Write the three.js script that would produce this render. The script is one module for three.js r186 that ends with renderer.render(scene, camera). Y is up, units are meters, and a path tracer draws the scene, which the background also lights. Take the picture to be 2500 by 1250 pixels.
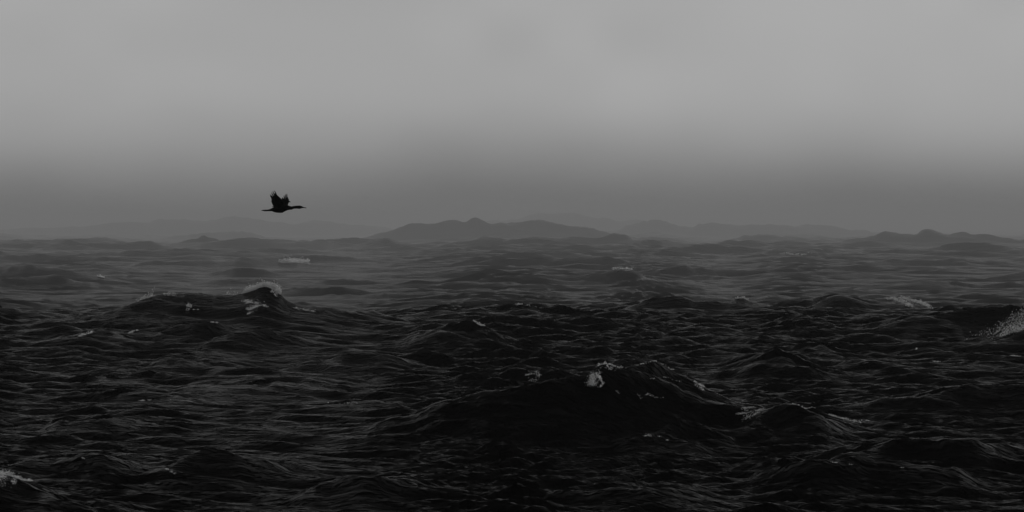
import * as THREE from 'three';
import { ImprovedNoise } from 'three/addons/math/ImprovedNoise.js';
import { mergeGeometries } from 'three/addons/utils/BufferGeometryUtils.js';

// ---------------------------------------------------------------- camera, sky, sun, haze, exposure
const FOCAL = 8894;                 // focal length in units of the photograph's pixels (2500 x 1250)
const HORIZON = 540;                // row of eye level in the photograph
const EYE = 3.3;                    // eye height above the near sea, metres
const scene = new THREE.Scene();
const camera = new THREE.PerspectiveCamera(2 * Math.atan(625 / FOCAL) * 180 / Math.PI, 2, 0.5, 40000);
camera.position.set(0, EYE, 0);
camera.lookAt(0, EYE - (625 - HORIZON) / FOCAL * 100, -100);
const renderer = new THREE.WebGLRenderer({ antialias: true });
renderer.toneMapping = THREE.LinearToneMapping;
renderer.toneMappingExposure = 1;
renderer.shadowMap.enabled = true;

const hash3 = (x, y, z) => { let h = Math.imul(x, 374761393) ^ Math.imul(y, 668265263) ^ Math.imul(z, 2147483647 - 1640531527); h = Math.imul(h ^ (h >>> 13), 1274126177); return ((h ^ (h >>> 16)) >>> 0) / 4294967295; };
const ease = t => t * t * t * (t * (t * 6 - 15) + 10);
function noise3(x, y, z) {          // value noise, -1 to 1
  const X = Math.floor(x), Y = Math.floor(y), Z = Math.floor(z), u = ease(x - X), v = ease(y - Y), w = ease(z - Z);
  const l = (a, b, t) => a + (b - a) * t;
  return 2 * l(l(l(hash3(X, Y, Z), hash3(X + 1, Y, Z), u), l(hash3(X, Y + 1, Z), hash3(X + 1, Y + 1, Z), u), v),
    l(l(hash3(X, Y, Z + 1), hash3(X + 1, Y, Z + 1), u), l(hash3(X, Y + 1, Z + 1), hash3(X + 1, Y + 1, Z + 1), u), v), w) - 1;
}
const smooth = (a, b, x) => { const t = Math.min(1, Math.max(0, (x - a) / (b - a))); return t * t * (3 - 2 * t); };
const SUN = new THREE.Vector3(1.6, 1.6, -0.35).normalize();
{
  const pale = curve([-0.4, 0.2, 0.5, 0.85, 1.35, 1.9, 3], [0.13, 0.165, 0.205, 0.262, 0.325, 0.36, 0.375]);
  const W = 2048, H = 1024, d = new Float32Array(W * H * 4);
  for (let j = 0; j < H; j++) {
    const el = ((j + 0.5) / H - 0.5) * Math.PI, deg = el * 180 / Math.PI, c = Math.cos(el), y = Math.sin(el);
    for (let i = 0; i < W; i++) {
      const a = ((i + 0.5) / W - 0.5) * 2 * Math.PI, x = c * Math.cos(a), z = c * Math.sin(a), k = (j * W + i) * 4;
      // overcast sky: misty at the horizon with a ragged top, palest a little above it, unseen sky higher up dimmed to darken the water
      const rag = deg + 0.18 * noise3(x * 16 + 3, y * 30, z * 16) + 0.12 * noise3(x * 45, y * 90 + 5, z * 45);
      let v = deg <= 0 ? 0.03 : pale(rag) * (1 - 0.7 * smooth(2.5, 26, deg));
      if (deg > 0) {
        const az = Math.atan2(x, -z) * 180 / Math.PI, off = ((az - 78 + 540) % 360 - 180) / 52;
        const n = 0.6 * noise3(x * 22 + 31.3, y * 34, z * 22 + 5.2) + 0.4 * noise3(x * 60, y * 80 + 3, z * 60) + 0.5 * noise3(x * 5, y * 6 + 9, z * 5);
        const bank = Math.max(0, noise3(x * 9 + 2.4, 0.5, z * 9 + 4.2) + 0.25) + Math.exp(-(((az - 1.2) / 3.6) ** 2));   // darker banks of mist lying low, here and there
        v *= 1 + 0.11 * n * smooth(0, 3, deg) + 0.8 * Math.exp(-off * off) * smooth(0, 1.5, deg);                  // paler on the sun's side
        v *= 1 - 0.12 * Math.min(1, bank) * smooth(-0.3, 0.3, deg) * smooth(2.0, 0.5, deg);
      }
      d[k] = v; d[k + 1] = v; d[k + 2] = v; d[k + 3] = 1;
    }
  }
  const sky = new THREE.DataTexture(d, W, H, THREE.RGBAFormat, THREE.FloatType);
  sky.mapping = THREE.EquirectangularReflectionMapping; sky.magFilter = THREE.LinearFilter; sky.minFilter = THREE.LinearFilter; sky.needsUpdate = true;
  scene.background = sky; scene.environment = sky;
}
const sun = new THREE.DirectionalLight(0xffffff, 0.74);
sun.position.copy(SUN).multiplyScalar(200); sun.target.position.set(0, 0, -80); sun.position.add(sun.target.position);
sun.castShadow = true; sun.shadow.radius = 24; sun.shadow.mapSize.set(2048, 2048);
Object.assign(sun.shadow.camera, { left: -80, right: 80, top: 80, bottom: -80, near: 1, far: 600 });
scene.add(sun, sun.target);
scene.fog = new THREE.FogExp2(0xdddddd, 1 / 3500);

// ---------------------------------------------------------------- helpers
function rng(seed) { let s = seed >>> 0; return () => { s = s + 0x6D2B79F5 | 0; let t = Math.imul(s ^ s >>> 15, 1 | s); t = t + Math.imul(t ^ t >>> 7, 61 | t) ^ t; return ((t ^ t >>> 14) >>> 0) / 4294967296; }; }
const gauss = r => Math.sqrt(-2 * Math.log(1 - r() * 0.99999)) * Math.cos(6.28318 * r());
function tag(o, label, category, group, kind) { if (label) o.userData.label = label; if (category) o.userData.category = category; if (group) o.userData.group = group; if (kind) o.userData.kind = kind; o.traverse(m => { m.castShadow = m.receiveShadow = true; }); return o; }
function curve(xs, ys) {            // monotone cubic through (xs, ys)
  const n = xs.length, d = [], m = [];
  for (let i = 0; i < n - 1; i++) d.push((ys[i + 1] - ys[i]) / (xs[i + 1] - xs[i]));
  for (let i = 0; i < n; i++) m.push(i === 0 ? d[0] : i === n - 1 ? d[n - 2] : d[i - 1] * d[i] <= 0 ? 0 : 2 * d[i - 1] * d[i] / (d[i - 1] + d[i]));
  return x => {
    if (x <= xs[0]) return ys[0]; if (x >= xs[n - 1]) return ys[n - 1];
    let i = 0; while (x > xs[i + 1]) i++;
    const h = xs[i + 1] - xs[i], t = (x - xs[i]) / h, t2 = t * t, t3 = t2 * t;
    return (2 * t3 - 3 * t2 + 1) * ys[i] + (t3 - 2 * t2 + t) * h * m[i] + (-2 * t3 + 3 * t2) * ys[i + 1] + (t3 - t2) * h * m[i + 1];
  };
}
const rowHeight = (row, z) => EYE - (row - HORIZON) / FOCAL * z;      // height that is seen at that row from distance z
const across = (px, z) => (px - 1250) / FOCAL * z;

// ---------------------------------------------------------------- the sea
// long swell: [distance, row at which the level would be seen]
const levels = [[2, 15200], [41, 1256], [56, 1064], [70, 958], [84, 872], [100, 803], [125, 772], [164, 776], [260, 776], [420, 738], [639, 700], [880, 672], [1207, 645], [1633, 625], [2272, 611], [3124, 602], [4544, 592], [6816, 581], [9940, 570], [14200, 561], [22720, 552]];
const levelCurve = curve(levels.map(l => Math.log(l[0])), levels.map(l => rowHeight(l[1], l[0])));
const level = z => levelCurve(Math.log(Math.max(2, z)));

// single waves: distance, steepness of front and back, crest as [column, row, (distance offset)]
const waves = [
  // the near breaking wave and what stands round it
  { z: 56, f: 1.9, b: 2.8, c: [[900, 1050], [980, 1022], [1060, 990], [1140, 968], [1250, 947], [1350, 928], [1430, 911], [1475, 894], [1520, 906], [1570, 914], [1660, 950], [1740, 985], [1820, 1010], [1900, 1030]] },
  { z: 59, f: 1.9, b: 2.8, c: [[1480, 926], [1540, 897], [1590, 890], [1640, 904], [1700, 940], [1760, 972], [1820, 995], [1880, 1012]] },
  { z: 55, f: 1.6, b: 2.4, c: [[1830, 1022], [1880, 1004], [1935, 993], [1985, 1008], [2040, 1035], [2110, 1062], [2160, 1075]] },
  { z: 51.5, f: 1.0, b: 1.4, c: [[1480, 1100], [1560, 1066], [1600, 1062], [1660, 1072], [1740, 1100]] },
  { z: 53, f: 0.9, b: 1.6, c: [[1590, 1066], [1650, 1038], [1700, 1044], [1760, 1062], [1840, 1085]] },
  // left foreground
  { z: 40.5, f: 1.6, b: 1.6, c: [[-200, 1140], [0, 1166], [70, 1190], [140, 1210], [250, 1234], [380, 1266]] },
  { z: 47, f: 1.3, b: 1.8, c: [[-60, 1150], [120, 1128], [250, 1118], [330, 1138], [440, 1165]] },
  { z: 47, f: 1.2, b: 1.8, c: [[400, 1140], [520, 1108], [590, 1122], [720, 1150]] },
  { z: 57, f: 1.5, b: 2.0, c: [[90, 1050], [170, 1030], [250, 1028], [350, 1040], [470, 1058]] },
  { z: 66, f: 1.5, b: 2.2, c: [[240, 985], [320, 968], [420, 970], [500, 982], [560, 996]] },
  { z: 69, f: 1.6, b: 6.5, c: [[400, 965], [470, 952], [560, 946], [680, 945], [800, 955], [900, 970]] },
  { z: 74, f: 1.6, b: 2.5, c: [[180, 938], [270, 926], [340, 926], [400, 942]] },
  { z: 80, f: 2.0, b: 2.5, c: [[260, 915], [370, 888], [450, 879], [520, 893], [600, 920], [680, 945]] },
  { z: 64, f: 1.2, b: 1.8, c: [[720, 1005], [850, 987], [960, 985], [1010, 1000]] },
  { z: 43, f: 1.2, b: 1.4, c: [[780, 1190], [880, 1172], [960, 1178], [1060, 1205]] },
  { z: 42.5, f: 1.1, b: 1.3, c: [[1330, 1225], [1480, 1206], [1620, 1200], [1700, 1212], [1800, 1235]] },
  { z: 45, f: 1.0, b: 1.6, c: [[1900, 1150], [2000, 1132], [2150, 1130], [2260, 1142], [2350, 1150]] },
  { z: 48, f: 1.4, b: 2.4, c: [[2050, 1112], [2200, 1092], [2330, 1085], [2460, 1100], [2560, 1120]] },
  { z: 62, f: 1.4, b: 2.4, c: [[2000, 1010], [2150, 985], [2300, 965], [2420, 952], [2560, 950]] },
  // centre and right, in front of the ridge
  { z: 76, f: 2.0, b: 3.0, c: [[1640, 955], [1760, 925], [1830, 900], [1880, 884], [1910, 878], [1950, 892], [2010, 920], [2080, 940]] },
  { z: 88, f: 2.2, b: 2.8, c: [[960, 850], [1020, 828], [1080, 812], [1150, 816], [1220, 838], [1300, 868], [1350, 880]] },
  { z: 79, f: 1.8, b: 2.5, c: [[760, 902], [860, 868], [930, 868], [1010, 890], [1080, 908]] },
  { z: 84, f: 1.6, b: 2.5, c: [[1900, 880], [1980, 862], [2010, 852], [2050, 866], [2120, 880]] },
  { z: 86, f: 2.2, b: 2.6, c: [[2140, 872], [2250, 852], [2350, 845], [2420, 838], [2470, 826], [2500, 814], [2560, 812], [2640, 835]] },
  { z: 95, f: 2.4, b: 3.0, c: [[2020, 812], [2120, 800], [2250, 772], [2350, 757], [2440, 748], [2480, 744], [2530, 756], [2620, 775]] },
  { z: 90, f: 1.8, b: 2.2, c: [[120, 842], [180, 826], [220, 812], [300, 822], [380, 838]] },
  { z: 89, f: 1.8, b: 2.4, c: [[480, 845], [560, 818], [620, 810], [690, 822], [760, 845], [850, 865]] },
  { z: 92, f: 1.6, b: 2.0, c: [[380, 815], [450, 795], [520, 788], [580, 800]] },
  // the dark ridge left of centre and its neighbours
  { z: 103, f: 4.2, b: 3.0, c: [[60, 796], [200, 780], [280, 760], [330, 738], [380, 720], [440, 717], [520, 719], [590, 716], [625, 706], [655, 702], [690, 718], [715, 737], [780, 746], [850, 756], [930, 772], [1010, 786]] },
  { z: 108, f: 2.0, b: 4.0, c: [[-120, 735], [0, 750], [50, 764], [110, 778], [180, 790]] },
  { z: 112, f: 2.4, b: 4.0, c: [[1010, 775], [1100, 766], [1250, 764], [1300, 758], [1360, 768], [1450, 770], [1530, 768]] },
  { z: 125, f: 3, b: 4, c: [[1480, 772], [1560, 745], [1600, 730], [1640, 729], [1700, 738], [1760, 738], [1810, 730], [1860, 738], [1930, 752], [2010, 768]] },
  { z: 170, f: 4.11, b: 6.16, c: [[1930, 752], [2000, 732], [2060, 722], [2110, 728], [2180, 745], [2240, 760]] },
  { z: 520, f: 10, b: 14, c: [[780, 742], [860, 722], [960, 718], [1070, 726], [1180, 738]] },
  { z: 460, f: 9, b: 13, c: [[1380, 748], [1450, 737], [1530, 722], [1580, 730], [1650, 742]] },
  { z: 596, f: 12.8, b: 17, c: [[2150, 712], [2260, 692], [2330, 688], [2420, 698], [2520, 690], [2600, 700]] },
  // farther and farther into the mist
  { z: 566, f: 12.7, b: 17, c: [[-120, 686], [0, 675], [100, 674], [190, 684], [260, 697]] },
  { z: 682, f: 15.6, b: 19.9, c: [[-120, 660], [0, 652], [50, 651], [110, 659], [180, 668], [260, 676]] },
  { z: 611, f: 12.8, b: 19.9, c: [[1120, 690], [1190, 679], [1300, 675], [1420, 677], [1470, 671], [1510, 664], [1550, 668], [1600, 682], [1680, 690]] },
  { z: 738, f: 12.8, b: 19.9, c: [[1660, 685], [1720, 677], [1800, 688]] },
  { z: 795, f: 12.8, b: 19.9, c: [[1850, 680], [1950, 668], [2040, 670], [2120, 684]] },
  { z: 1079, f: 19.9, b: 25.6, c: [[330, 650], [400, 640], [480, 634], [540, 637], [600, 631], [660, 638], [720, 642], [800, 650]] },
  { z: 994, f: 19.9, b: 25.6, c: [[120, 660], [170, 643], [220, 643], [290, 656]] },
  { z: 1207, f: 19.9, b: 25.6, c: [[1780, 650], [1840, 636], [1880, 642], [1920, 643], [1990, 640], [2040, 648]] },
  { z: 1278, f: 19.9, b: 31.2, c: [[1050, 642], [1130, 630], [1220, 625], [1310, 618], [1380, 617], [1420, 628], [1480, 638]] },
  { z: 1392, f: 22.7, b: 31.2, c: [[2020, 640], [2100, 630], [2190, 625], [2300, 630], [2420, 635]] },
  { z: 1775, f: 31.2, b: 36.9, c: [[1380, 615], [1440, 600], [1480, 597], [1550, 602], [1620, 609], [1660, 607], [1720, 622]] },
  { z: 2059, f: 36.9, b: 42.6, c: [[-100, 606], [60, 600], [140, 598], [180, 590], [215, 596], [250, 594], [310, 597], [360, 593], [400, 604], [460, 618]] },
  { z: 2130, f: 34.1, b: 42.6, c: [[870, 602], [910, 594], [950, 586], [990, 595], [1050, 606]] },
  { z: 2201, f: 34.1, b: 42.6, c: [[480, 598], [580, 586], [680, 590], [780, 583], [850, 592], [900, 600]] },
  { z: 2485, f: 36.9, b: 42.6, c: [[1360, 592], [1400, 584], [1480, 581], [1520, 578], [1560, 588], [1640, 596]] },
  { z: 2700, f: 36.9, b: 48.3, c: [[2000, 606], [2080, 594], [2140, 577], [2165, 568], [2200, 568], [2230, 570], [2255, 556], [2280, 558], [2310, 567], [2340, 563], [2400, 572], [2450, 583], [2560, 588]] },
  { z: 3408, f: 51.1, b: 65.3, c: [[1780, 590], [1830, 579], [1870, 579], [1910, 588]] },
  { z: 3700, f: 56.8, b: 71, c: [[860, 588], [920, 571], [980, 562], [1050, 555], [1110, 547], [1140, 549], [1165, 543], [1195, 549], [1230, 541], [1310, 540], [1360, 548], [1430, 559], [1500, 572], [1560, 580]] },
  { z: 4828, f: 78.1, b: 99.4, c: [[420, 578], [480, 570], [560, 565], [610, 569], [680, 580]] },
  { z: 6532, f: 106, b: 135, c: [[1480, 566], [1530, 549], [1560, 547], [1620, 549], [1690, 555], [1710, 548], [1800, 548], [1860, 553], [1930, 559], [2010, 556], [2100, 562]] },
  { z: 7952, f: 128, b: 156, c: [[-100, 562], [0, 559], [110, 553], [200, 548], [310, 538], [360, 540], [390, 534], [480, 537], [540, 527], [565, 524], [600, 532], [660, 537], [720, 540], [770, 533], [820, 541], [920, 550]] },
  { z: 9000, f: 140, b: 170, c: [[1180, 540], [1260, 527], [1330, 519], [1400, 517], [1450, 522], [1530, 534], [1600, 540]] },
];
{ // lesser ridges between those, out to where the mist closes
  const r = rng(19);
  for (let i = 0; i < 140; i++) {
    const z = 190 * Math.pow(3000 / 190, r()), px = -200 + 2900 * r(), row = HORIZON + (EYE - level(z)) * FOCAL / z, half = 90 + 260 * r(), up = 10 + 20 * Math.pow(r(), 1.3), k = (r() - 0.5) * 0.7;
    waves.push({ z, f: z * (0.007 + 0.008 * r()), b: z * (0.009 + 0.01 * r()), c: [[px - half, row + 1], [px - half * (0.5 - k * 0.5), row - up * 0.55], [px + half * k * 0.7, row - up], [px + half * (0.55 + k * 0.4), row - up * 0.5], [px + half, row + 1]] });
  }
}
for (const w of waves) {
  const X = w.c.map(p => across(p[0], w.z)), boost = w.z > 41 && w.z < 92 && w.c[0][0] !== 900 && w.c[0][0] !== 1480 && w.c[0][0] !== 1830 ? 1.18 : 1, A = w.c.map(p => (rowHeight(p[1], w.z) - level(w.z)) * boost);
  w.amp = curve(X, A); w.x0 = X[0]; w.x1 = X[X.length - 1]; w.fade = Math.max((w.x1 - w.x0) * 0.12, 0.01 * w.z);
  w.top = Math.max(...A);
  w.bend = (hash3(w.c[0][0], w.c[0][1], 5) - 0.5) * 0.5;      // crests lie a little across the view
  w.mid = (w.x0 + w.x1) / 2; w.half = (w.x1 - w.x0) / 2;
}
let face = 0;                       // how much of a large wave's front a point belongs to, set by addWaves
function addWaves(x, z) {
  let h = 0, sum = 0; face = 0;
  for (const w of waves) {
    const reach = w.z - w.f * 3.2, reachB = w.z + w.b * 3.2;
    if (z < reach - 2 * w.f || z > reachB + 2 * w.b || x < w.x0 - w.fade || x > w.x1 + w.fade) continue;
    const u = (x - w.mid) / w.half, zc = w.z + w.bend * w.f * u + 0.25 * w.f * Math.sin(u * 5 + w.z);
    const t = z < zc ? (zc - z) / w.f : (z - zc) / w.b;
    let a = w.amp(x) + (w.z > 150 ? 0.00042 : 0.0005) * w.z * (noise3(x / w.z * 150, w.z, 0.5) + 0.7 * noise3(x / w.z * 380, w.z, 3.5) + 0.4 * noise3(x / w.z * 800, w.z, 6.5)); if (a < 0) a *= 0.3;
    a *= smooth(w.x0 - w.fade, w.x0 + w.fade * 0.2, x) * smooth(w.x1 + w.fade, w.x1 - w.fade * 0.2, x);
    const v = a * Math.exp(-Math.pow(t, 1.2));
    if (v > 0) { sum += v * v * v * v; if (z < zc + 0.3 * w.b) face = Math.max(face, Math.min(1, v / w.top * 1.6) * (z < 150 ? 1 : 0.2)); } else h += v;
  }
  return h + Math.pow(sum, 0.25);
}

// wind sea: wave trains that carry the shape, and broken chop and ripples riding on them; at any distance only those that read there
const perlin = new ImprovedNoise(), trains = [], chops = [];
{
  const r = rng(41);
  for (let l = 0.3; l < 330; l *= 1.09) {
    const dir = 1.2 + gauss(r) * 0.38, k = 2 * Math.PI / l;
    trains.push({ l, kx: k * Math.cos(dir), kz: k * Math.sin(dir), ph: r() * 6.2832, a: (0.020 + 0.016 * r()) * l / 6.2832 * 2.4 });
  }
  for (let l = 0.12; l < 200; l *= 1.55) {
    const turn = gauss(r) * 0.32 + 0.25, long = 2.1 + 1.3 * r();
    chops.push({ l, ux: Math.cos(turn) / (l * long), uz: Math.sin(turn) / (l * long), vx: -Math.sin(turn) / l, vz: Math.cos(turn) / l, y: r() * 50, a: (0.105 + 0.05 * smooth(0.8, 0.2, l)) * l });
  }
}
function trainWeights(z, dx, dz) {
  const long = [], short = [];
  for (const t of trains) {
    const step = Math.max(Math.abs(t.kx) * dx, Math.abs(t.kz) * dz);       // radians from one grid point to the next
    const w = (1 - smooth(0.9, 1.9, step)) * (1 - smooth(0.025 * z, 0.06 * z, t.l)) * smooth(0.004 * z, 0.014 * z, t.l) * (1.15 - 0.8 * smooth(130, 500, z));
    if (w > 0.004) long.push(t, w);
  }
  for (const t of chops) {
    const step = 6.2832 / t.l * Math.max(dz, dx * 0.6), w = (1 - smooth(1.2, 2.8, step)) * (1 - smooth(0.014 * z, 0.034 * z, t.l)) * (1 + 0.7 * smooth(110, 220, z));
    if (w > 0.004) short.push(t, w);
  }
  return [long, short];
}
function windSea(x, z, [long, short]) {
  const s = z * 0.05, q = s * 0.2;
  const wx = x + 0.35 * s * noise3(x / s / 2.2, 1.7, z / s / 5), wz = z + 0.8 * s * noise3(x / s / 2, 8.3, z / s / 4) + 0.3 * q * noise3(x / q, 6.2, z / q / 2);
  const gust = 0.65 + 0.7 * noise3(x / s * 0.9, 3.1, z / s * 0.35) + 0.45 * noise3(x / s * 2.6, 5.1, z / s * 0.9);
  let h = 0, fine = 0;
  for (let i = 0; i < long.length; i += 2) {
    const t = long[i], c = Math.sin(t.kx * wx + t.kz * wz + t.ph) * 0.5 + 0.5;
    h += t.a * long[i + 1] * (c * c * (1 + c) - 0.62);                         // peaked crests, wide troughs
  }
  for (let i = 0; i < short.length; i += 2) {
    const t = short[i], n = perlin.noise(t.ux * wx + t.uz * wz, t.y, t.vx * wx + t.vz * wz);
    fine += t.a * short[i + 1] * (0.35 - 1.2 * Math.abs(n) + 0.35 * n);
  }
  return h * (0.6 + 0.4 * Math.max(0, gust)) * (1 - 0.6 * face) + fine * Math.max(0.15, gust) * (1 - 0.8 * face);
}
const BEYOND = 0.1406 * 1.17;        // half the width of the finely drawn sea, per metre of distance
const fineX = 530;
const heightAt = (x, z) => level(z) + addWaves(x, z) + windSea(x, z, trainWeights(z, 2 * BEYOND * z / fineX, 0.0012 * z));

{
  const zs = [];
  const run = (a, b, n) => { for (let i = 0; i < n; i++) zs.push(a * Math.pow(b / a, i / n)); };
  run(2, 38, 60); run(38, 118, 1100); run(118, 7000, 1220); run(7000, 22700, 130); zs.push(22700);
  const us = [];
  for (let i = 18; i >= 1; i--) us.push(-BEYOND - 1.6 * Math.pow(i / 18, 2.2));
  for (let i = 0; i <= fineX; i++) us.push(BEYOND * (2 * i / fineX - 1));
  for (let i = 1; i <= 18; i++) us.push(BEYOND + 1.6 * Math.pow(i / 18, 2.2));
  const nx = us.length, nz = zs.length, pos = new Float32Array(nx * nz * 3), uv = new Float32Array(nx * nz * 2), idx = new Uint32Array((nx - 1) * (nz - 1) * 6);
  for (let j = 0; j < nz; j++) {
    const z = zs[j], dz = j ? z - zs[j - 1] : 1, L = level(z);
    const fine = trainWeights(z, 2 * BEYOND * z / fineX, dz);
    for (let i = 0; i < nx; i++) {
      const inside = Math.abs(us[i]) <= BEYOND + 1e-9;
      const x = us[i] * z, weights = inside ? fine : trainWeights(z, (Math.abs(us[i]) - BEYOND + 0.02) * 0.25 * z, dz);
      const k = j * nx + i;
      pos[3 * k] = x; pos[3 * k + 1] = L + addWaves(x, z) + windSea(x, z, weights); pos[3 * k + 2] = -z;
      uv[2 * k] = x; uv[2 * k + 1] = z;
    }
  }
  let q = 0;
  for (let j = 0; j < nz - 1; j++) for (let i = 0; i < nx - 1; i++) {
    const a = j * nx + i, b = a + 1, c = a + nx, e = c + 1;
    idx[q++] = a; idx[q++] = b; idx[q++] = c; idx[q++] = b; idx[q++] = e; idx[q++] = c;
  }
  const g = new THREE.BufferGeometry();
  g.setAttribute('position', new THREE.BufferAttribute(pos, 3)); g.setAttribute('uv', new THREE.BufferAttribute(uv, 2)); g.setIndex(new THREE.BufferAttribute(idx, 1));
  g.computeVertexNormals();
  // ripples too small to model: tileable relief, one tile is 5 m
  const N = 1024, dat = new Uint8Array(N * N * 4), r = rng(7), field = new Float32Array(N * N), comps = [];
  for (let i = 0; i < 90; i++) {
    const m = 8 * Math.pow(11, r()), dir = 1.1 + gauss(r) * 0.75;
    comps.push([Math.round(m * Math.cos(dir)), Math.round(m * Math.sin(dir)), r() * 6.28, Math.pow(m, -0.75)]);
  }
  const S = new Float32Array(N); for (let i = 0; i < N; i++) S[i] = Math.sin(i / N * 2 * Math.PI);
  let lo = 1e9, hi = -1e9;
  for (let y = 0; y < N; y++) for (let x = 0; x < N; x++) {
    let v = 0;
    for (const [p, s, ph, a] of comps) { const c = S[((p * x + s * y + Math.round(ph * 163)) % N + N) % N] * 0.5 + 0.5; v += a * c * c; }
    field[y * N + x] = v; lo = Math.min(lo, v); hi = Math.max(hi, v);
  }
  for (let i = 0; i < N * N; i++) { const v = 255 * (field[i] - lo) / (hi - lo); dat[4 * i] = dat[4 * i + 1] = dat[4 * i + 2] = v; dat[4 * i + 3] = 255; }
  const ripples = new THREE.DataTexture(dat, N, N); ripples.wrapS = ripples.wrapT = THREE.RepeatWrapping; ripples.magFilter = THREE.LinearFilter; ripples.repeat.set(1 / 5, 1 / 5); ripples.needsUpdate = true;
  const water = new THREE.MeshPhysicalMaterial({ color: new THREE.Color().setRGB(0.001, 0.001, 0.001), roughness: 0.13, ior: 1.33, specularIntensity: 0.0027, bumpMap: ripples, bumpScale: 0.2 });
  const sea = new THREE.Mesh(g, water); sea.name = 'sea';
  tag(sea, 'dark stormy sea running in steep waves into the mist', 'sea', null, 'structure');
  scene.add(sea);
}
// ---------------------------------------------------------------- foam and spray
// where a sight line meets the sea, and where a crest stands against what is behind it
function hit(px, row, z0 = 38, z1 = 5000) {
  const s = (HORIZON - row) / FOCAL, u = (px - 1250) / FOCAL;
  for (let z = z0; z < z1; z *= 1.0008) if (heightAt(u * z, z) > EYE + s * z) return new THREE.Vector3(u * z, EYE + s * z, -z);
  return null;
}
function crestAt(px, z0, z1) {
  const u = (px - 1250) / FOCAL; let best = -1e9, at = z0;
  for (let z = z0; z < z1; z *= 1.001) { const s = (heightAt(u * z, z) - EYE) / z; if (s > best) { best = s; at = z; } }
  return new THREE.Vector3(u * at, EYE + best * at, -at);
}
const foamMaterial = new THREE.MeshStandardMaterial({ color: new THREE.Color().setRGB(1, 1, 1), vertexColors: true, roughness: 0.35 });
const blob = new THREE.IcosahedronGeometry(1, 0); blob.deleteAttribute('uv');
const blobP = blob.getAttribute('position').array, blobN = blob.getAttribute('normal').array, blobCount = blobP.length / 3;
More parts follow.
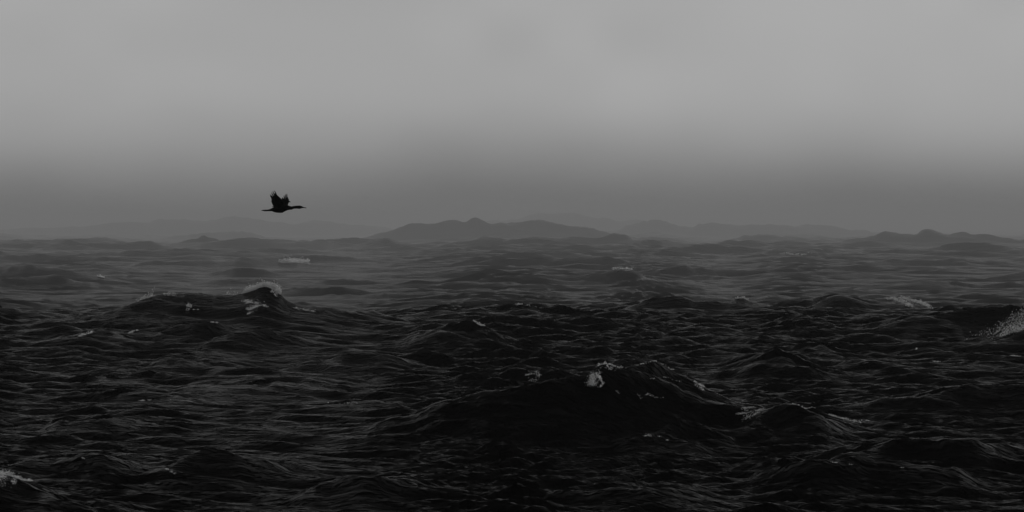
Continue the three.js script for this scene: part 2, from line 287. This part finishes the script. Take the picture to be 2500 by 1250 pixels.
class Foam {                         // gathers drops, clots and threads of foam into one mesh
  constructor(seed) { this.r = rng(seed); this.p = []; this.n = []; this.c = []; this.m = new THREE.Matrix4(); this.q = new THREE.Quaternion(); this.v = new THREE.Vector3(); this.s = new THREE.Vector3(); }
  add(c, size, stretch = 1, along = null) {
    const r = this.r;
    if (along) this.q.setFromUnitVectors(new THREE.Vector3(1, 0, 0), along); else this.q.set(gauss(r), gauss(r), gauss(r), gauss(r)).normalize();
    this.s.set(size * stretch * (0.7 + 0.6 * r()), size * (0.6 + 0.7 * r()), size * (0.6 + 0.7 * r()));
    this.m.compose(c, this.q, this.s);
    const tone = 0.72 + 0.25 * r();               // thin wet foam lets the dark water through, thick clots are white
    for (let i = 0; i < blobCount; i++) {
      this.v.set(blobP[3 * i], blobP[3 * i + 1], blobP[3 * i + 2]).applyMatrix4(this.m); this.p.push(this.v.x, this.v.y, this.v.z); this.c.push(tone, tone, tone);
      this.v.set(blobN[3 * i], blobN[3 * i + 1], blobN[3 * i + 2]).applyQuaternion(this.q); this.n.push(this.v.x, this.v.y, this.v.z);
    }
  }
  // a torn crest: points on the sea, how far it rises, sinks and drifts (in photograph pixels at that distance), how many pieces
  line(points, { up = 14, down = 8, wide = 6, count = 300, size = 1.3, threads = 0.25, clump = 0.5, wind = [0.75, 0.6, 0] }) {
    const r = this.r, w = new THREE.Vector3(...wind).normalize(); count = Math.round(count * 1.7); size *= 0.72;
    const nClump = Math.max(2, Math.round(count / 28)), seats = [];
    for (let i = 0; i < nClump; i++) seats.push([r(), gauss(r) * 0.5, 0.35 + r()]);
    for (let i = 0; i < count; i++) {
      const seat = seats[Math.floor(r() * nClump)], near = r() < clump;
      const t = Math.min(0.9999, Math.max(0, near ? seat[0] + gauss(r) * 0.02 : r())) * (points.length - 1), k = Math.floor(t), f = t - k;
      const a = points[k], b = points[Math.min(k + 1, points.length - 1)], px = -((a.z + (b.z - a.z) * f)) / FOCAL;
      const lift = near ? Math.abs(gauss(r)) * up * 0.55 * seat[2] : (r() < 0.7 ? Math.pow(r(), 1.6) * up : -Math.pow(r(), 1.5) * down);
      const c = new THREE.Vector3(a.x + (b.x - a.x) * f, a.y + (b.y - a.y) * f, a.z + (b.z - a.z) * f);
      c.y += lift * px; c.x += (gauss(r) * wide * 0.5 + Math.max(0, lift) * 0.45 * w.x) * px; c.z += (0.35 * wide * Math.abs(gauss(r)) - Math.min(0, lift) * 0.8) * px;
      const sz = size * (0.35 + 1.1 * Math.pow(r(), 2.5)) * px;
      if (r() < threads) { const dir = new THREE.Vector3(w.x + gauss(r) * 0.5, w.y + gauss(r) * 0.5, gauss(r) * 0.4).normalize(); this.add(c, sz * 0.55, 3.5 + 3 * r(), dir); }
      else this.add(c, sz);
    }
    return this;
  }
  // lacy foam lying on the water along a line: a torn net of thin film, reach in metres towards and away from the camera
  web(points, { near = 0.5, far = 0.3, open = 0.5, cell = 1.1, lift = 0.6 }) {
    const r = this.r, o1 = r() * 90, o2 = r() * 90, n = points.length, add = (a, b, c) => {
      const ux = b[0] - a[0], uy = b[1] - a[1], uz = b[2] - a[2], vx = c[0] - a[0], vy = c[1] - a[1], vz = c[2] - a[2]; let nx = uy * vz - uz * vy, ny = uz * vx - ux * vz, nz = ux * vy - uy * vx; const l = Math.hypot(nx, ny, nz) * (ny < 0 ? -1 : 1) || 1;
      for (const p of [a, b, c]) { this.p.push(p[0], p[1], p[2]); this.n.push(nx / l, ny / l, nz / l); this.c.push(film, film, film); }
    };
    let film = 0.5;
    let len = 0; for (let i = 1; i < n; i++) len += Math.hypot(points[i].x - points[i - 1].x, points[i].z - points[i - 1].z);
    const z0 = -points[0].z, px = z0 / FOCAL, nu = Math.max(6, Math.min(260, Math.round(len / (cell * px)))), dv = cell * px * 2.5, nv = Math.max(4, Math.min(70, Math.round((near + far) / dv)));
    const at = (i, j) => {
      const t = i / nu * (n - 1), k = Math.min(n - 2, Math.floor(t)), f = t - k, a = points[Math.max(0, k)], b = points[Math.max(0, k + 1)] || a, x = a.x + (b.x - a.x) * f, z = -(a.z + (b.z - a.z) * f) - near + (near + far) * j / nv;
      return [x, heightAt(x, z) + lift * px, -z];
    };
    const grid = []; for (let i = 0; i <= nu; i++) { grid.push([]); for (let j = 0; j <= nv; j++) grid[i].push(at(i, j)); }
    for (let i = 0; i < nu; i++) for (let j = 0; j < nv; j++) {
      const [x, , z] = grid[i][j], q = px * 4.5, v = j / nv, edge = Math.min(1, 4 * Math.min(i / nu, 1 - i / nu), 3 * Math.min(v + 0.1, 1 - v));
      const cells = Math.abs(perlin.noise(x / q + o1, o2, z / q / 2.2)) + 0.5 * Math.abs(perlin.noise(x / q * 2.3, o1, z / q)), body = perlin.noise(x / q / 5, o2 + 7, z / q / 9);
      if (cells < (0.2 + 0.5 * body) * edge * (1.4 - open) + 0.03 * r()) { film = 0.22 + 0.5 * r() * r(); add(grid[i][j], grid[i + 1][j], grid[i][j + 1]); add(grid[i + 1][j], grid[i + 1][j + 1], grid[i][j + 1]); }
    }
    return this;
  }
  build(name, label, category, group) {
    const g = new THREE.BufferGeometry();
    g.setAttribute('position', new THREE.Float32BufferAttribute(this.p, 3)); g.setAttribute('normal', new THREE.Float32BufferAttribute(this.n, 3)); g.setAttribute('color', new THREE.Float32BufferAttribute(this.c, 3));
    const m = new THREE.Mesh(g, foamMaterial); m.name = name; tag(m, label, category, group); scene.add(m); return m;
  }
}
const cols = (a, b, n) => Array.from({ length: n }, (_, i) => a + (b - a) * i / (n - 1));
const crestLine = (a, b, z0, z1, n = 12) => cols(a, b, n).map(px => crestAt(px, z0, z1));
const seaLine = (pts, z0 = 38, z1 = 300) => { const out = []; for (const [px, row] of pts) { const h = hit(px, row, z0, z1); if (h) out.push(h); } return out.length ? out : [new THREE.Vector3(0, -50, -60)]; };
let seed = 100;
const foam = (name, label, group, ...lines) => { const f = new Foam(seed++); for (const [pts, o] of lines) { f.line(pts, o); if (o.web) f.web(pts, o.web); } return f.build(name, label, name === 'water_spray' ? 'spray' : 'foam', group); };

const G1 = 'foam on the dark ridge left of centre', G2 = 'foam on the near breaking wave', G3 = 'small flecks of foam on lone crests', G4 = 'foam out in the mist';
// dark ridge left of centre
foam('breaking_crest', 'brightest torn white foam crest on top of the dark ridge, below the bird', G1,
  [crestLine(592, 682, 99, 108, 14), { up: 13, down: 3, wide: 4, count: 3200, size: 1.1, threads: 0.4, clump: 0.5 }],
  [crestLine(660, 682, 99, 108, 5), { up: 9, down: 9, wide: 4, count: 600, size: 1.4, threads: 0.15, web: { near: 0.7, far: 0.3, open: 0.6 } }]);
foam('foam_patch', 'ragged foam patch on the dark wave face just under the brightest crest', G1,
  [seaLine([[596, 738], [605, 736], [616, 741], [634, 744]], 90, 110), { up: 6, down: 6, wide: 8, count: 200, size: 1.0, web: { near: 0.7, far: 0.7, open: 0.35 } }],
  [seaLine([[605, 756], [612, 757], [622, 752], [634, 748]], 90, 110), { up: 7, down: 7, wide: 7, count: 300, size: 1.0, web: { near: 0.8, far: 0.6, open: 0.3 } }],
  [seaLine([[636, 744], [646, 748], [652, 751]], 90, 110), { up: 4, down: 4, wide: 4, count: 50, size: 1.2 }]);
foam('foam_fleck', 'foam flecks along the left shoulder of the dark ridge', G1,
  [crestLine(330, 372, 99, 108, 8), { up: 10, down: 3, wide: 3, count: 170, size: 1.2, clump: 0.7 }]);
foam('foam_fleck_001', 'small foam streak on the ridge top right of its left shoulder', G1,
  [crestLine(400, 434, 99, 108, 8), { up: 5, down: 5, wide: 4, count: 130, size: 1.0, clump: 0.7, web: { near: 0.5, far: 0.2, open: 0.6 } }]);
foam('foam_fleck_002', 'small foam knot on the ridge face midway below its flat top', G1,
  [seaLine([[455, 746], [460, 748], [466, 753]], 88, 110), { up: 6, down: 4, wide: 5, count: 130, size: 1.0, web: { near: 0.6, far: 0.4, open: 0.4 } }],
  [seaLine([[468, 756], [478, 757], [487, 758]], 88, 110), { up: 2, down: 2, wide: 3, count: 40, size: 1.1 }]);
foam('foam_fleck_003', 'thin line of foam beads on the right slope of the dark ridge', G1,
  [seaLine(cols(715, 770, 9).map((x, i) => [x, 752 + i * 1.3]), 88, 112), { up: 3, down: 3, wide: 4, count: 130, size: 1.0, clump: 0.75, web: { near: 0.25, far: 0.25, open: 0.6 } }]);
foam('foam_fleck_004', 'faint puff of drops on the ridge skyline left of the brightest crest', G1,
  [crestLine(552, 575, 99, 108, 5), { up: 9, down: 0, wide: 4, count: 60, size: 0.9 }]);
foam('foam_fleck_005', 'foam tuft on the small wave at far left below the ridge', G3,
  [seaLine([[193, 822], [200, 819], [210, 816], [224, 813]], 84, 98), { up: 5, down: 5, wide: 4, count: 170, size: 1.3 }]);
foam('foam_fleck_006', 'thin foam strip on the sea between the left tuft and the ridge', G3,
  [seaLine([[314, 814], [324, 810], [336, 807]], 80, 102), { up: 3, down: 3, wide: 4, count: 90, size: 1.1 }]);
foam('foam_fleck_007', 'tiny foam beads on the low crest under the middle of the ridge', G3,
  [seaLine([[512, 788], [520, 787], [530, 788]], 84, 102), { up: 2, down: 2, wide: 4, count: 80, size: 1.0 }]);
// near breaking wave
foam('breaking_crest_001', 'glassy tumbling foam clot on the peak of the near breaking wave', G2,
  [seaLine([[1452, 915], [1448, 922], [1446, 930], [1444, 938], [1446, 944]], 48, 62), { up: 9, down: 8, wide: 13, count: 700, size: 0.95, threads: 0.3, clump: 0.6 }],
  [seaLine([[1460, 918], [1466, 928], [1470, 938], [1464, 946]], 48, 62), { up: 4, down: 3, wide: 4, count: 260, size: 1.3, threads: 0.15 }],
  [crestLine(1456, 1518, 52, 60, 10), { up: 4, down: 5, wide: 4, count: 240, size: 1.1, clump: 0.75, web: { near: 0.2, far: 0.12, open: 0.5 } }]);
foam('foam_fleck_008', 'scattered bright beads along the rear hump of the near breaking wave', G2,
  [crestLine(1550, 1640, 56, 63, 10), { up: 1, down: 5, wide: 6, count: 90, size: 1.3, clump: 0.6, threads: 0.1 }],
  [seaLine([[1570, 924], [1600, 926], [1618, 920], [1645, 930], [1670, 932]], 48, 64), { up: 2, down: 3, wide: 10, count: 40, size: 1.2, threads: 0.1 }]);
foam('foam_fleck_009', 'bright foam strip on the long right slope of the near breaking wave', G2,
  [crestLine(1692, 1722, 50, 64, 8), { up: 2, down: 5, wide: 4, count: 150, size: 1.1, clump: 0.6, web: { near: 0.3, far: 0.2, open: 0.5 } }],
  [crestLine(1722, 1830, 50, 64, 14), { up: 0.6, down: 1.2, wide: 2, count: 110, size: 0.8, clump: 0.1 }]);
foam('foam_fleck_010', 'foam patch in the dip between the near breaking wave and its right neighbour', G2,
  [seaLine([[1800, 1012], [1830, 1008], [1845, 1004], [1866, 1000]], 48, 62), { up: 4, down: 4, wide: 6, count: 260, size: 1.0, web: { near: 0.4, far: 0.4, open: 0.4 } }]);
foam('foam_fleck_011', 'foam beads dotted on the dark face below the tumbling clot', G2,
  [seaLine([[1558, 962], [1563, 974], [1580, 962], [1596, 970], [1620, 972]], 46, 62), { up: 2, down: 3, wide: 5, count: 60, size: 1.2, threads: 0.15 }],
  [seaLine([[1502, 954], [1512, 962]], 46, 62), { up: 2, down: 3, wide: 4, count: 22, size: 1.0 }]);
foam('foam_fleck_012', 'foam line down the right side of the small hump beside the near wave', G2,
  [crestLine(1934, 1990, 51, 59, 8), { up: 2, down: 2, wide: 3, count: 110, size: 1.1, clump: 0.5 }],
  [crestLine(2025, 2070, 50, 59, 8), { up: 3, down: 5, wide: 5, count: 300, size: 1.0, clump: 0.55, web: { near: 0.2, far: 0.15, open: 0.4 } }],
  [crestLine(2080, 2118, 50, 59, 6), { up: 2, down: 3, wide: 4, count: 50, size: 1.2 }]);
foam('foam_fleck_013', 'short foam streak behind the right slope of the small hump', G2,
  [seaLine([[2066, 1026], [2084, 1029], [2100, 1033]], 50, 72), { up: 2, down: 2, wide: 4, count: 90, size: 1.2 }]);
foam('foam_fleck_014', 'foam tuft on the low wavelet at the foot of the near breaking wave', G2,
  [seaLine([[1572, 1066], [1580, 1064], [1588, 1066]], 46, 54), { up: 3, down: 4, wide: 5, count: 90, size: 0.9, clump: 0.85 }],
  [seaLine([[1605, 1066], [1616, 1070], [1630, 1076]], 46, 54), { up: 3, down: 5, wide: 4, count: 50, size: 0.9, clump: 0.9 }]);
foam('foam_fleck_015', 'bright little foam bar just left of the near breaking wave', G3,
  [seaLine([[1284, 917], [1296, 914], [1308, 915], [1320, 918]], 50, 90), { up: 3, down: 4, wide: 5, count: 190, size: 1.0, web: { near: 0.4, far: 0.4, open: 0.4 } }]);
foam('foam_fleck_016', 'small bright foam cap on a lone wave at the picture centre', G3,
  [crestLine(1155, 1182, 82, 94, 6), { up: 3, down: 2, wide: 4, count: 130, size: 1.3 }]);
foam('foam_fleck_017', 'row of foam beads on the low water left of the near wave', G3,
  [seaLine([[800, 985], [830, 986], [850, 985], [872, 986]], 50, 75), { up: 2, down: 2, wide: 4, count: 80, size: 1.2, clump: 0.75 }]);
foam('foam_fleck_018', 'row of tiny foam beads at the left under the smooth swell', G3,
  [seaLine([[340, 979], [370, 978], [430, 977], [460, 979]], 50, 80), { up: 2, down: 2, wide: 4, count: 60, size: 1.1, clump: 0.8 }]);
foam('foam_fleck_019', 'foam beads on the long flat wave at bottom right', G3,
  [seaLine([[2030, 1128], [2044, 1130]], 38, 60), { up: 1, down: 2, wide: 4, count: 30, size: 1.0 }], [seaLine([[2070, 1134], [2082, 1135]], 38, 60), { up: 1, down: 2, wide: 4, count: 30, size: 1.2 }], [seaLine([[2195, 1142], [2206, 1143]], 38, 60), { up: 1, down: 2, wide: 4, count: 20, size: 1.0 }]);
foam('foam_fleck_020', 'foam beads on the dark water under the spray at right edge', G3,
  [seaLine([[2272, 882], [2284, 883], [2296, 884]], 60, 100), { up: 2, down: 2, wide: 4, count: 50, size: 1.1 }], [seaLine([[2466, 869], [2480, 870], [2494, 871]], 60, 100), { up: 2, down: 2, wide: 4, count: 70, size: 1.2 }], [seaLine([[2236, 853], [2238, 855]], 60, 100), { up: 3, down: 2, wide: 2, count: 24, size: 1.2 }]);
foam('foam_fleck_021', 'two or three foam flecks on a wave at lower left', G3,
  [seaLine([[402, 1142], [410, 1150], [424, 1158], [434, 1158]], 38, 60), { up: 3, down: 3, wide: 4, count: 60, size: 1.3, clump: 0.9 }], [seaLine([[200, 1118], [212, 1124]], 38, 60), { up: 2, down: 3, wide: 3, count: 16, size: 1.1 }]);
foam('breaking_crest_002', 'rolling grey foam crest sliding into the bottom left corner', null,
  [crestLine(-60, 30, 38, 43.5, 8), { up: 9, down: 22, wide: 10, count: 1200, size: 1.3, threads: 0.15, clump: 0.4, web: { near: 0.7, far: 0.2, open: 0.1 } }],
  [crestLine(30, 75, 38, 43.5, 6), { up: 5, down: 12, wide: 8, count: 500, size: 1.3, threads: 0.15, web: { near: 0.5, far: 0.2, open: 0.3 } }]);
// spray at the right edge
{
  const f = new Foam(77), r = f.r, o = crestAt(2478, 84, 90);
  f.line(crestLine(2440, 2540, 83, 89, 10), { up: 20, down: 5, wide: 10, count: 420, size: 1.5, threads: 0.35 });
  for (let i = 0; i < 1500; i++) {
    const px = o.z / -FOCAL, d = Math.abs(gauss(r)) * 48, up = 6 + Math.pow(r(), 1.2) * 74 * Math.exp(-d / 75), size = (0.3 + 1.1 * Math.pow(r(), 3.5)) * px;
    const c = new THREE.Vector3(o.x + (34 - d) * px, o.y + (up - 6 - 0.12 * d + gauss(r) * 5) * px, o.z - gauss(r) * 0.25);
    if (r() < 0.3) f.add(c, size * 0.6, 3, new THREE.Vector3(-0.8, 0.5 + 0.4 * gauss(r), 0.2 * gauss(r)).normalize()); else f.add(c, size);
  }
  f.build('water_spray', 'burst of bright water drops thrown up at the right edge', 'spray');
}
// out in the mist
foam('breaking_crest_003', 'pale whitecap in the mist, below and right of the bird', G4, [crestLine(684, 750, 1000, 1140, 12), { up: 8, down: 4, wide: 6, count: 1500, size: 1.5, threads: 0.3, clump: 0.75 }]);
foam('breaking_crest_004', 'pale foam streak sliding down a misty wave at far right', G4,
  [seaLine([[2165, 728], [2190, 732], [2210, 740], [2225, 748]], 118, 700), { up: 4, down: 4, wide: 8, count: 420, size: 1.1, threads: 0.3, web: { near: 2, far: 2, open: 0.3 } }],
  [seaLine([[2200, 727], [2230, 736], [2255, 743], [2275, 755]], 118, 700), { up: 5, down: 5, wide: 8, count: 700, size: 1.1, threads: 0.3, web: { near: 3, far: 2, open: 0.2 } }]);
foam('foam_fleck_022', 'tiny pale foam dots on the dark ridge right of centre', G4, [crestLine(1798, 1832, 118, 135, 6), { up: 3, down: 1, wide: 4, count: 60, size: 1.4 }]);
foam('foam_fleck_023', 'pale foam line on a misty crest right of the picture centre', G4, [crestLine(1492, 1545, 570, 650, 8), { up: 4, down: 2, wide: 4, count: 90, size: 2.0 }]);
foam('foam_fleck_024', 'pale foam dots on a far misty crest at the right', G4, [crestLine(1918, 1985, 1150, 1270, 8), { up: 3, down: 2, wide: 4, count: 60, size: 1.8, clump: 0.8 }]);
foam('foam_fleck_025', 'faint foam dots on the low ridge near the picture centre', G4, [crestLine(1260, 1312, 105, 118, 6), { up: 2, down: 1, wide: 4, count: 50, size: 1.3, clump: 0.7 }]);
foam('foam_fleck_026', 'single pale foam fleck on the misty sea at the left', G4, [seaLine([[240, 676], [250, 677]], 400, 1300), { up: 3, down: 2, wide: 4, count: 80, size: 1.6 }]);

// ---------------------------------------------------------------- the cormorant
{
  const D = 65, px = D / FOCAL / 12.5;                   // outline was read at 12.5 times the photograph's size
  const cx = 1100, cy = 900, P = (x, y, z = 0) => new THREE.Vector3((x - cx) * px, (cy - y) * px, z);
  const bird = new THREE.Group(); bird.name = 'cormorant';
  const col = 600 + cx / 12.5, row = 440 + cy / 12.5;
  bird.position.set(across(col, D), rowHeight(row, D), -D);
  const plumage = new THREE.MeshPhysicalMaterial({ color: new THREE.Color().setRGB(0.0015, 0.0015, 0.0015), roughness: 0.7, specularIntensity: 0.05 });
  const horn = new THREE.MeshPhysicalMaterial({ color: new THREE.Color().setRGB(0.006, 0.006, 0.006), roughness: 0.5, specularIntensity: 0.3 });
  const part = (name, g, m = plumage) => { const o = new THREE.Mesh(g, m); o.name = name; bird.add(o); return o; };
  function loft(stations, seg = 18) {                    // stations: [x, top, bottom, half width]
    const p = [], ix = [];
    for (const [x, t, b, w] of stations) for (let k = 0; k < seg; k++) { const a = k / seg * 2 * Math.PI, c = P(x, (t + b) / 2, 0); p.push(c.x, c.y + Math.sin(a) * (b - t) / 2 * px, Math.cos(a) * w * px); }
    for (let i = 0; i < stations.length - 1; i++) for (let k = 0; k < seg; k++) { const a = i * seg + k, b = i * seg + (k + 1) % seg; ix.push(a, b, a + seg, b, b + seg, a + seg); }
    const n = stations.length, first = p.length / 3;
    for (const i of [0, n - 1]) { const [x, t, b] = stations[i], c = P(x, (t + b) / 2); p.push(c.x, c.y, 0); }
    for (let k = 0; k < seg; k++) { ix.push(first, (k + 1) % seg, k); ix.push(first + 1, (n - 1) * seg + k, (n - 1) * seg + (k + 1) % seg); }
    const g = new THREE.BufferGeometry(); g.setAttribute('position', new THREE.Float32BufferAttribute(p, 3)); g.setIndex(ix); g.computeVertexNormals(); return g;
  }
  // a bar of flesh along a line, for the arm bones of a wing: [x, y, z, half depth, half thickness]
  function limb(st, seg = 10) {
    const p = [], ix = [];
    st.forEach(([x, y, z, a, b], i) => {
      const q = st[Math.max(0, i - 1)], s = st[Math.min(st.length - 1, i + 1)], d = new THREE.Vector2(s[0] - q[0], -(s[1] - q[1])).normalize(), c = P(x, y);
      for (let k = 0; k < seg; k++) { const t = k / seg * 2 * Math.PI; p.push(c.x - d.y * Math.cos(t) * a * px, c.y + d.x * Math.cos(t) * a * px, z * px + Math.sin(t) * b * px); }
    });
    for (let i = 0; i < st.length - 1; i++) for (let k = 0; k < seg; k++) { const a = i * seg + k, b = i * seg + (k + 1) % seg; ix.push(a, a + seg, b, b, a + seg, b + seg); }
    const g = new THREE.BufferGeometry(); g.setAttribute('position', new THREE.Float32BufferAttribute(p, 3)); g.setIndex(ix); g.computeVertexNormals(); return g;
  }
  const body = [[640, 900, 946, 30], [720, 886, 946, 42], [800, 850, 946, 62], [860, 812, 974, 84], [940, 790, 992, 100], [1050, 772, 1000, 108], [1120, 762, 994, 106], [1200, 756, 950, 92], [1275, 758, 917, 74], [1340, 784, 904, 54], [1400, 798, 902, 46], [1460, 786, 872, 40], [1540, 777, 868, 40], [1600, 774, 871, 42], [1650, 770, 876, 46], [1690, 782, 862, 36], [1730, 800, 852, 24], [1752, 812, 850, 17]];
  const arms = [
    [[1120, 790, 60, 70, 34], [1060, 700, 130, 95, 24], [1010, 610, 190, 95, 16], [950, 520, 250, 70, 12], [915, 450, 290, 40, 8], [900, 410, 310, 20, 5]],
    [[1190, 790, -60, 75, 34], [1215, 720, -140, 70, 24], [1240, 650, -200, 66, 16], [1255, 590, -250, 50, 12], [1250, 540, -290, 28, 8], [1245, 510, -310, 14, 5]],
    [[1240, 672, -170, 36, 12], [1300, 652, -200, 24, 10], [1330, 652, -205, 17, 8], [1350, 668, -206, 8, 4]],
  ];
  part('body', mergeGeometries([loft(body), ...arms.map(a => limb(a))]));
  part('beak', loft([[1735, 806, 851, 17], [1770, 819, 850, 13], [1810, 827, 850, 10], [1838, 832, 853, 8], [1852, 836, 858, 5]], 12), horn);
  // a feather: a curved, tapering vane from a to b
  function feather(name, a, b, width, sag = 0.06, blunt = 0.55, thick = 5) {
    const n = 12, A = P(a[0], a[1], a[2] * px), B = P(b[0], b[1], b[2] * px), dir = B.clone().sub(A), len = dir.length(), out = [];
    dir.normalize(); const side = new THREE.Vector3(-dir.y, dir.x, 0).normalize(), up = new THREE.Vector3().crossVectors(dir, side), p = [], ix = [];
    for (let i = 0; i <= n; i++) {
      const t = i / n, w = width * px * Math.min(1, 0.55 + 0.9 * t) * Math.pow(Math.max(0, 1 - Math.pow(t, 1 / (1 - blunt) + 1)), 0.6) / 2 + 0.6 * px, c = A.clone().addScaledVector(dir, len * t).addScaledVector(side, len * sag * 4 * t * (1 - t));
      for (const [s, h] of [[1, 0], [0, 1], [-1, 0], [0, -1]]) { const q = c.clone().addScaledVector(side, s * w).addScaledVector(up, h * thick * px / 2 * (1 - 0.6 * t)); p.push(q.x, q.y, q.z); }
    }
    for (let i = 0; i < n; i++) for (let k = 0; k < 4; k++) { const q = i * 4 + k, s = i * 4 + (k + 1) % 4; ix.push(q, s, q + 4, s, s + 4, q + 4); }
    ix.push(0, 2, 1, 0, 3, 2); const e = n * 4; ix.push(e, e + 1, e + 2, e, e + 2, e + 3);
    const g = new THREE.BufferGeometry(); g.setAttribute('position', new THREE.Float32BufferAttribute(p, 3)); g.setIndex(ix); g.computeVertexNormals();
    part(name, g);
  }
  // near wing, held towards the camera and swept back
  for (const [a, b, w, s] of [[[985, 560, 220], [890, 312, 330], 42, -0.03], [[965, 560, 225], [845, 322, 325], 39, 0.06], [[960, 590, 215], [804, 365, 315], 41, 0.08], [[970, 610, 205], [754, 428, 300], 40, 0.05]]) feather('primary_feather', a, b, w, s, 0.35);
  for (const [a, b, w] of [[[990, 600, 200], [755, 476, 285], 62], [[1000, 610, 190], [778, 520, 270], 66], [[1010, 630, 180], [790, 560, 255], 70], [[1020, 650, 170], [790, 600, 240], 76], [[1030, 670, 160], [786, 640, 225], 84], [[1040, 700, 145], [798, 684, 200], 90], [[1050, 720, 130], [812, 722, 180], 92], [[1060, 745, 110], [830, 752, 150], 84], [[1060, 770, 95], [812, 796, 120], 62]]) feather('secondary_feather', a, b, w, 0.03, 0.6);
  // far wing
  for (const [a, b, w, s] of [[[1270, 640, -210], [1235, 402, -330], 46, 0.04], [[1250, 640, -215], [1190, 412, -325], 38, 0.07], [[1235, 650, -205], [1150, 452, -315], 44, 0.1], [[1225, 660, -195], [1094, 516, -300], 40, 0.07]]) feather('primary_feather', a, b, w, s, 0.35);
  for (const [a, b, w] of [[[1240, 660, -190], [1080, 545, -285], 70], [[1230, 680, -170], [1030, 575, -260], 86], [[1220, 700, -150], [1000, 620, -230], 90], [[1210, 730, -130], [980, 680, -190], 96]]) feather('secondary_feather', a, b, w, 0.03, 0.6);
  // stiff wedge tail
  for (const [dz, y, l] of [[-70, 925, 500], [-45, 921, 484], [-20, 918, 470], [8, 920, 466], [32, 923, 478], [58, 927, 494], [80, 934, 540]]) feather('tail_feather', [760, 914, dz * 0.3], [l, y, dz], 44, 0.01, 0.5, 8);
  tag(bird, 'black long-necked cormorant flying right with raised wings over the sea', 'bird');
  scene.add(bird);
}
renderer.render(scene, camera);
